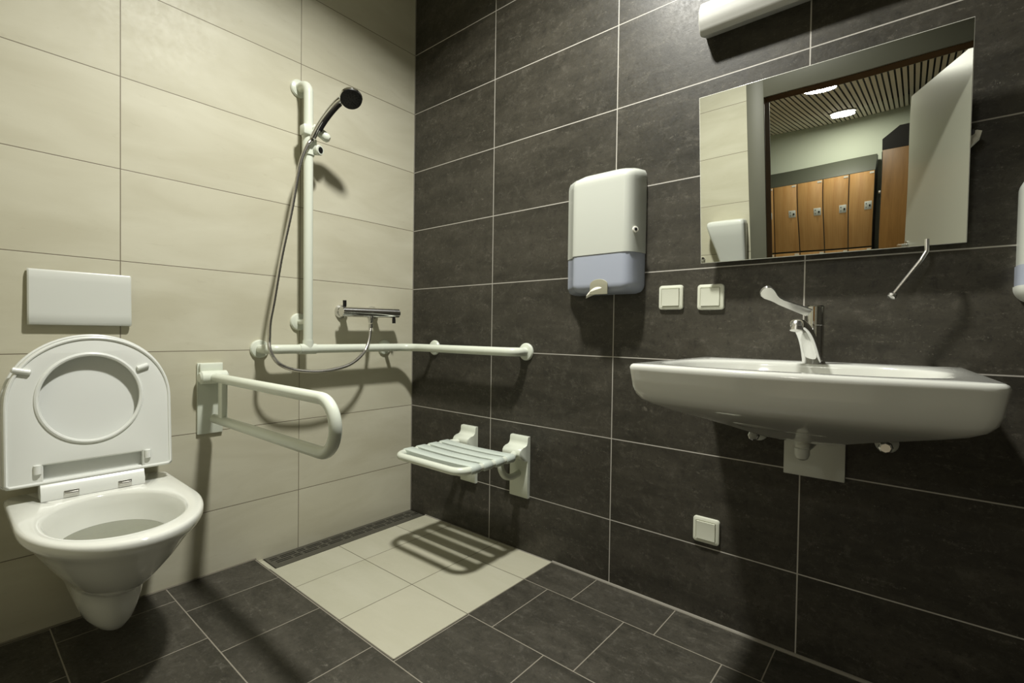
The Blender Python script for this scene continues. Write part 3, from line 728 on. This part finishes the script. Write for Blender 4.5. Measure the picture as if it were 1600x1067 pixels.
# ------------------------------------------------------------------ basin
t = thing('washbasin', 'large white wall-hung accessible washbasin with a bowed front', 'washbasin', (1.79, 0, 0.66))
BX0, BX1 = 1.4845, 2.098; BT = 0.853
def bout(inset=0.0, bulge=0.032, x0=BX0, x1=BX1, yf=-0.548, r=0.020, n=160, yb=0.0):
    x0 += inset; x1 -= inset; yf += inset; cx = (x0+x1)/2
    pts = []
    r = max(r-inset*0.5, 0.012)
    # from back centre to back left, side, front-left corner, bowed front, right side
    pts += [(cx, yb), (x0, yb)]
    pts += [(x0+0.0, yf+r)]
    for k in range(1, 9):
        a = PI+PI/2*k/8*0.86; pts.append((x0+r+r*math.cos(a), yf+r+r*math.sin(a)))
    xa, yaa = pts[-1]; xb_ = x1-(xa-x0)
    for k in range(1, 24):
        q = k/24; pts.append((xa+(xb_-xa)*q, yaa-bulge*math.sin(PI*q)))
    for k in range(8, 0, -1):
        a = PI+PI/2*k/8*0.86; pts.append((x1-r-r*math.cos(a), yf+r+r*math.sin(a)))
    pts += [(x1, yf+r), (x1, yb)]
    # the sides flare a little toward the front
    return [Vector((p.x+(0.024*max(0.0, -p.y/0.55) if p.x > 1.9 else (0.003*max(0.0, -p.y/0.55) if p.x < 1.6 else 0.024*max(0.0, -p.y/0.55)*(p.x-1.6)/0.3)), p.y, 0)) for p in resample([Vector((q[0], q[1], 0)) for q in pts], n)]
NB = 160
def z_(r_, z): return [Vector((p.x, p.y, z)) for p in r_]
def belly(s, z):  # shrink the outline toward the drain; back edge stays on the wall
    o_ = bout(0.0); cx, cy = 1.800, -0.235; out = []
    for p in o_:
        x = cx+(p.x-cx)*s; y = cy+(p.y-cy)*s
        out.append(Vector((x, min(y, 0.0) if s > 0.6 else y, z)))
    return out
rings = []
for s, z in ((0.04, 0.669), (0.12, 0.6705), (0.22, 0.679), (0.34, 0.694), (0.46, 0.709), (0.58, 0.723), (0.70, 0.737), (0.80, 0.749), (0.88, 0.760), (0.935, 0.771), (0.966, 0.784), (0.984, 0.800)):
    rings.append(belly(s, z))
rings += [z_(bout(0.003), 0.818), z_(bout(0.0), 0.838), z_(bout(-0.001), 0.845), z_(bout(0.0015), 0.8505), z_(bout(0.0055), BT)]
# deck and bowl
def inner(s, z, y1=-0.165):
    xa, xb, yf, yb = 1.520+s*0.17, 2.065-s*0.17, -0.525+s*0.14, y1-s*0.07
    base = bout(0.0055); cx, cy = (xa+xb)/2, (yf+yb)/2; out = []
    for p in base:
        ang = math.atan2((p.y+0.27)/0.27, (p.x-1.79)/0.30); c, s_ = math.cos(ang), math.sin(ang)
        pw = 2/3.2
        out.append(Vector((cx+(xb-xa)/2*math.copysign(abs(c)**pw, c), cy+(yb-yf)/2*math.copysign(abs(s_)**pw, s_), z)))
    return out
for s, z in ((-0.03, 0.853), (0.0, 0.851), (0.02, 0.845), (0.07, 0.825), (0.16, 0.79), (0.32, 0.755), (0.55, 0.728), (0.80, 0.715), (0.95, 0.712)):
    rings.append(inner(s, z))
b = MB(); b.loft(rings, True, True); obj('bowl', b, M['basin'], t, 60)
b = MB(); b.lathe((1.79, -0.33, 0.7125), (0, 0, 1), [(0, 0.032), (0.003, 0.031), (0.004, 0.02)], 28); obj('drain_plug', b, M['chrome'], t)

# pipework below
t = thing('siphon_cover', 'white square wall panel behind the drain pipe below the basin', 'wall panel', (1.795, 0, 0.527))
b = MB(); b.box(1.7205, 1.868, -0.012, 0.0, 0.527, 0.70, 0.002); obj('panel', b, M['plastic'], t)
t = thing('drain_siphon', 'white plastic drain siphon hanging under the basin', 'siphon', (1.807, -0.29, 0.63))
b = MB(); b.lathe((1.807, -0.28, 0.669), (0, 0, -1), [(-0.012, 0.010), (-0.008, 0.016), (0.0, 0.0175), (0.006, 0.016), (0.008, 0.0185), (0.010, 0.016), (0.024, 0.016), (0.033, 0.013), (0.038, 0.006), (0.039, 0.0)], 28); obj('trap_cup', b, M['plastic'], t)
b = MB(); b.tube(bend([(1.807, -0.275, 0.650), (1.812, -0.10, 0.650), (1.814, -0.005, 0.650)], 0.02), 0.009, 14); obj('waste_pipe', b, M['plastic'], t)
b = MB(); b.tube([(1.8135, -0.012, 0.648), (1.8135, -0.020, 0.648)], [0.022, 0.016], 20); obj('wall_rosette', b, M['plastic'], t)
def valve(x, z, label):
    t = thing('angle_valve', label, 'valve', (x, 0, z), 'angle valves under the basin')
    b = MB(); b.lathe((x, 0, z), (0, -1, 0), [(0, 0.026), (0.004, 0.025), (0.008, 0.018)], 24); obj('rosette', b, M['plastic'], t)
    b = MB(); b.lathe((x, -0.006, z), (0, -1, 0), [(0, 0.010), (0.03, 0.010), (0.031, 0.014), (0.045, 0.014)], 16); b.tube([(x, -0.035, z), (x, -0.035, z+0.05)], 0.007, 12); obj('valve_body', b, M['chrome'], t)
    b = MB(); b.lathe((x, -0.049, z-0.002), (0, -1, 0), [(0, 0.013), (0.004, 0.0155), (0.016, 0.0145), (0.018, 0.011)], 8); obj('knob', b, M['chrome'], t, 20)
    return t
v = valve(1.9550, 0.648, 'chrome angle valve with white rosette under the right half of the basin')
dup(v, (1.650, 0, 0.634), 'chrome angle valve half hidden under the left half of the basin')

# tap
t = thing('basin_tap', 'chrome basin tap with long flat elbow lever', 'tap', (1.803, -0.12, BT))
TXc, TYc = 1.805, -0.122
b = MB(); b.lathe((TXc, TYc, BT-0.001), (0, 0, 1), [(0, 0.026), (0.005, 0.025), (0.008, 0.0205), (0.098, 0.0205), (0.0985, 0.0195), (0.100, 0.0195), (0.1005, 0.0208), (0.148, 0.0208), (0.151, 0.018)], 36)
obj('tap_body', b, M['chrome'], t)
sp = smooth([(TXc-0.003, TYc-0.012, BT+0.008), (TXc-0.006, TYc-0.034, BT+0.042), (TXc-0.010, TYc-0.058, BT+0.070), (TXc-0.015, TYc-0.086, BT+0.089), (TXc-0.019, TYc-0.112, BT+0.098), (TXc-0.021, TYc-0.124, BT+0.098)], 5)
b = MB()
rings = []
for i, p in enumerate(sp):
    q = i/(len(sp)-1); tdir = (sp[min(i+1, len(sp)-1)]-sp[max(i-1, 0)]).normalized(); u = tdir.cross(Vector((0, 0, 1))).normalized(); w = tdir.cross(u)
    hw, hh = 0.0215-0.0065*q, 0.018-0.005*q
    rings.append([p+u*hw*math.copysign(abs(math.cos(a))**0.7, math.cos(a))+w*hh*math.copysign(abs(math.sin(a))**0.7, math.sin(a)) for a in [2*PI*k/24 for k in range(24)]])
b.loft(rings); obj('spout', b, M['chrome'], t, 50)
tip = sp[-1]
b = MB(); b.lathe(tip+Vector((0, 0.002, 0.002)), (0, -0.25, -1), [(-0.006, 0.010), (0.0, 0.0135), (0.006, 0.0135), (0.0065, 0.0125), (0.010, 0.0125), (0.0105, 0.0142), (0.017, 0.0142), (0.018, 0.011)], 24); obj('aerator', b, M['dull_chrome'], t)
lv0 = Vector((TXc-0.012, TYc-0.014, BT+0.132)); lv1 = Vector((1.700, -0.262, 1.030))
ld = (lv1-lv0); ll = ld.length; lx = ld.normalized(); lside = Vector((0.5, -0.55, 0.62)); lside = (lside-lx*lside.dot(lx)).normalized(); lnn = lx.cross(lside)
outl = [(0.0, 0.0125), (0.25, 0.011), (0.55, 0.0095), (0.66, 0.0095), (0.74, 0.0125), (0.84, 0.0175), (0.93, 0.0175), (0.98, 0.012), (1.0, 0.004)]
rings = []
for q, hw in outl:
    c_ = lv0+lx*ll*q+lside*(0.016*max(0, q-0.6)/0.4); tk = 0.0032
    rings.append([c_+lside*hw*sx+lnn*tk*sy for sx, sy in ((-1, -0.4), (-0.92, -1), (0.92, -1), (1, -0.4), (1, 0.4), (0.92, 1), (-0.92, 1), (-1, 0.4))])
b = MB(); b.loft(rings); obj('lever', b, M['dull_chrome'], t, 30)

# ------------------------------------------------------------------ on the door wall, seen in the mirror
t = thing('hand_dryer', 'white tapered hand dryer beside the doorway, seen in the mirror', 'hand dryer', (1.07, YS, 1.05))
rings = []
for z, xl, xr, dd in ((1.00, 1.035, 1.178, 0.06), (1.09, 1.015, 1.182, 0.07), (1.17, 0.992, 1.185, 0.085), (1.24, 0.968, 1.187, 0.10), (1.30, 0.952, 1.188, 0.11), (1.322, 0.952, 1.187, 0.108), (1.331, 0.960, 1.180, 0.10), (1.334, 0.975, 1.165, 0.085)):
    rings.append([Vector((p[0], p[1], z)) for p in rrect(xl, xr, YS, YS+dd, 0.02)])
b = MB(); b.loft(rings); obj('dryer_cover', b, M['gloss_plastic'], t, 50)
b = MB(); b.box(1.03, 1.15, YS+0.02, YS+0.06, 0.985, 1.002, 0.003); obj('air_outlet', b, M['black'], t)
t = thing('coat_hook', 'small chrome double coat hook left of the hand dryer, seen in the mirror', 'hook', (0.885, YS, 1.10))
b = MB(); b.lathe((0.885, YS, 1.11), (0, 1, 0), [(0, 0.018), (0.004, 0.018), (0.006, 0.01)], 20)
for sx in (-1, 1): b.tube(smooth([(0.885, YS+0.004, 1.11), (0.885+sx*0.012, YS+0.03, 1.095), (0.885+sx*0.02, YS+0.045, 1.10), (0.885+sx*0.022, YS+0.046, 1.115)], 5), 0.004, 10)
obj('hook', b, M['chrome'], t)

# ------------------------------------------------------------------ lockers
LYF = -5.0; PW = 0.231; XRT = 1.645
def locker(x0, label):
    x1 = x0+PW
    t = thing('locker', label, 'locker', (x0+PW/2, LYF, 0), 'beech two-tier lockers along the back wall')
    b = MB(); b.box(x0, x1, LYF-0.40, LYF, 0, 1.768)
    b.add([(x0, LYF, 1.768), (x1, LYF, 1.768), (x1, LYF-0.22, 1.95), (x0, LYF-0.22, 1.95), (x0, LYF-0.40, 1.95), (x1, LYF-0.40, 1.95), (x0, LYF-0.40, 1.768), (x1, LYF-0.40, 1.768)],
          [(0, 1, 2, 3), (3, 2, 5, 4), (4, 5, 7, 6), (0, 3, 4, 6), (1, 7, 5, 2), (0, 6, 7, 1)])
    obj('carcass', b, M['carcass'], t)
    for z0, z1, lz in ((0.10, 1.028, 0.62), (1.046, 1.760, 1.44)):
        b = MB(); b.box(x0+0.005, x1-0.005, LYF, LYF+0.018, z0, z1, 0.0015); dr = obj('door', b, M['beech'], t)
        b = MB(); b.box(x1-0.084, x1-0.018, LYF+0.018, LYF+0.021, lz-0.036, lz+0.036, 0.001); b.cur = 1
        b.lathe((x1-0.036, LYF+0.021, lz-0.002), (0, 1, 0), [(0, 0.009), (0.012, 0.008)], 12); b.lathe((x1-0.068, LYF+0.021, lz+0.016), (0, 1, 0), [(0, 0.005), (0.001, 0.005)], 10); b.lathe((x1-0.068, LYF+0.021, lz-0.016), (0, 1, 0), [(0, 0.004), (0.001, 0.004)], 10)
        obj('lock', b, [M['plastic'], M['black']], dr)
        b = MB(); b.box(x1-0.048, x1-0.010, LYF+0.018, LYF+0.0195, z1-0.026, z1-0.008); obj('number_tag', b, M['paper'], dr)
    return t
labs = ['beech locker at the right end of the mirrored row', 'second beech locker from the right end of the mirrored row', 'third beech locker from the right end of the mirrored row', 'fourth beech locker from the right end of the mirrored row', 'beech locker at the left end of the mirrored row, cut by the door frame']
l0 = locker(XRT-PW, labs[0])
for i in range(1, 5): dup(l0, (XRT-PW/2-PW*i, LYF, 0), labs[i])

t = thing('locker_row_end', 'tall brown end panel with black sloping top closing another locker row', 'locker', (1.95, -4.6, 0))
XE, YE = 1.733, -4.30
b = MB(); b.box(XE+0.004, 2.42, YE-0.02, YE, 0, 1.870, 0.001); obj('end_panel', b, M['beech2'], t)
b = MB(); b.box(XE, 2.42, -5.40, YE-0.02, 0, 1.870)
b.loft([[Vector((p[0], y, p[1])) for p in ((XE, 1.873), (XE, 1.968), (XE+0.125, 2.062), (2.40, 2.062), (2.40, 1.873))] for y in (-5.40, YE)])
obj('carcass', b, M['black_top'], t)
b = MB()
b.box(XE-0.004, XE, -4.98, YE-0.03, 0.1, 1.86); obj('door', b, M['carcass'], t)
b = MB(); b.lathe((XE-0.002, -4.40, 1.51), (-1, 0, 0), [(0, 0.012), (0.02, 0.012), (0.022, 0.008)], 12); obj('knob', b, M['dull_chrome'], t)

# ------------------------------------------------------------------ world (closed rooms; only a trace of ambient)
wd = bpy.data.worlds.new('world'); sc.world = wd; wd.use_nodes = True
wd.node_tree.nodes['Background'].inputs[0].default_value = (0.02, 0.02, 0.018, 1)
wd.node_tree.nodes['Background'].inputs[1].default_value = 1.0
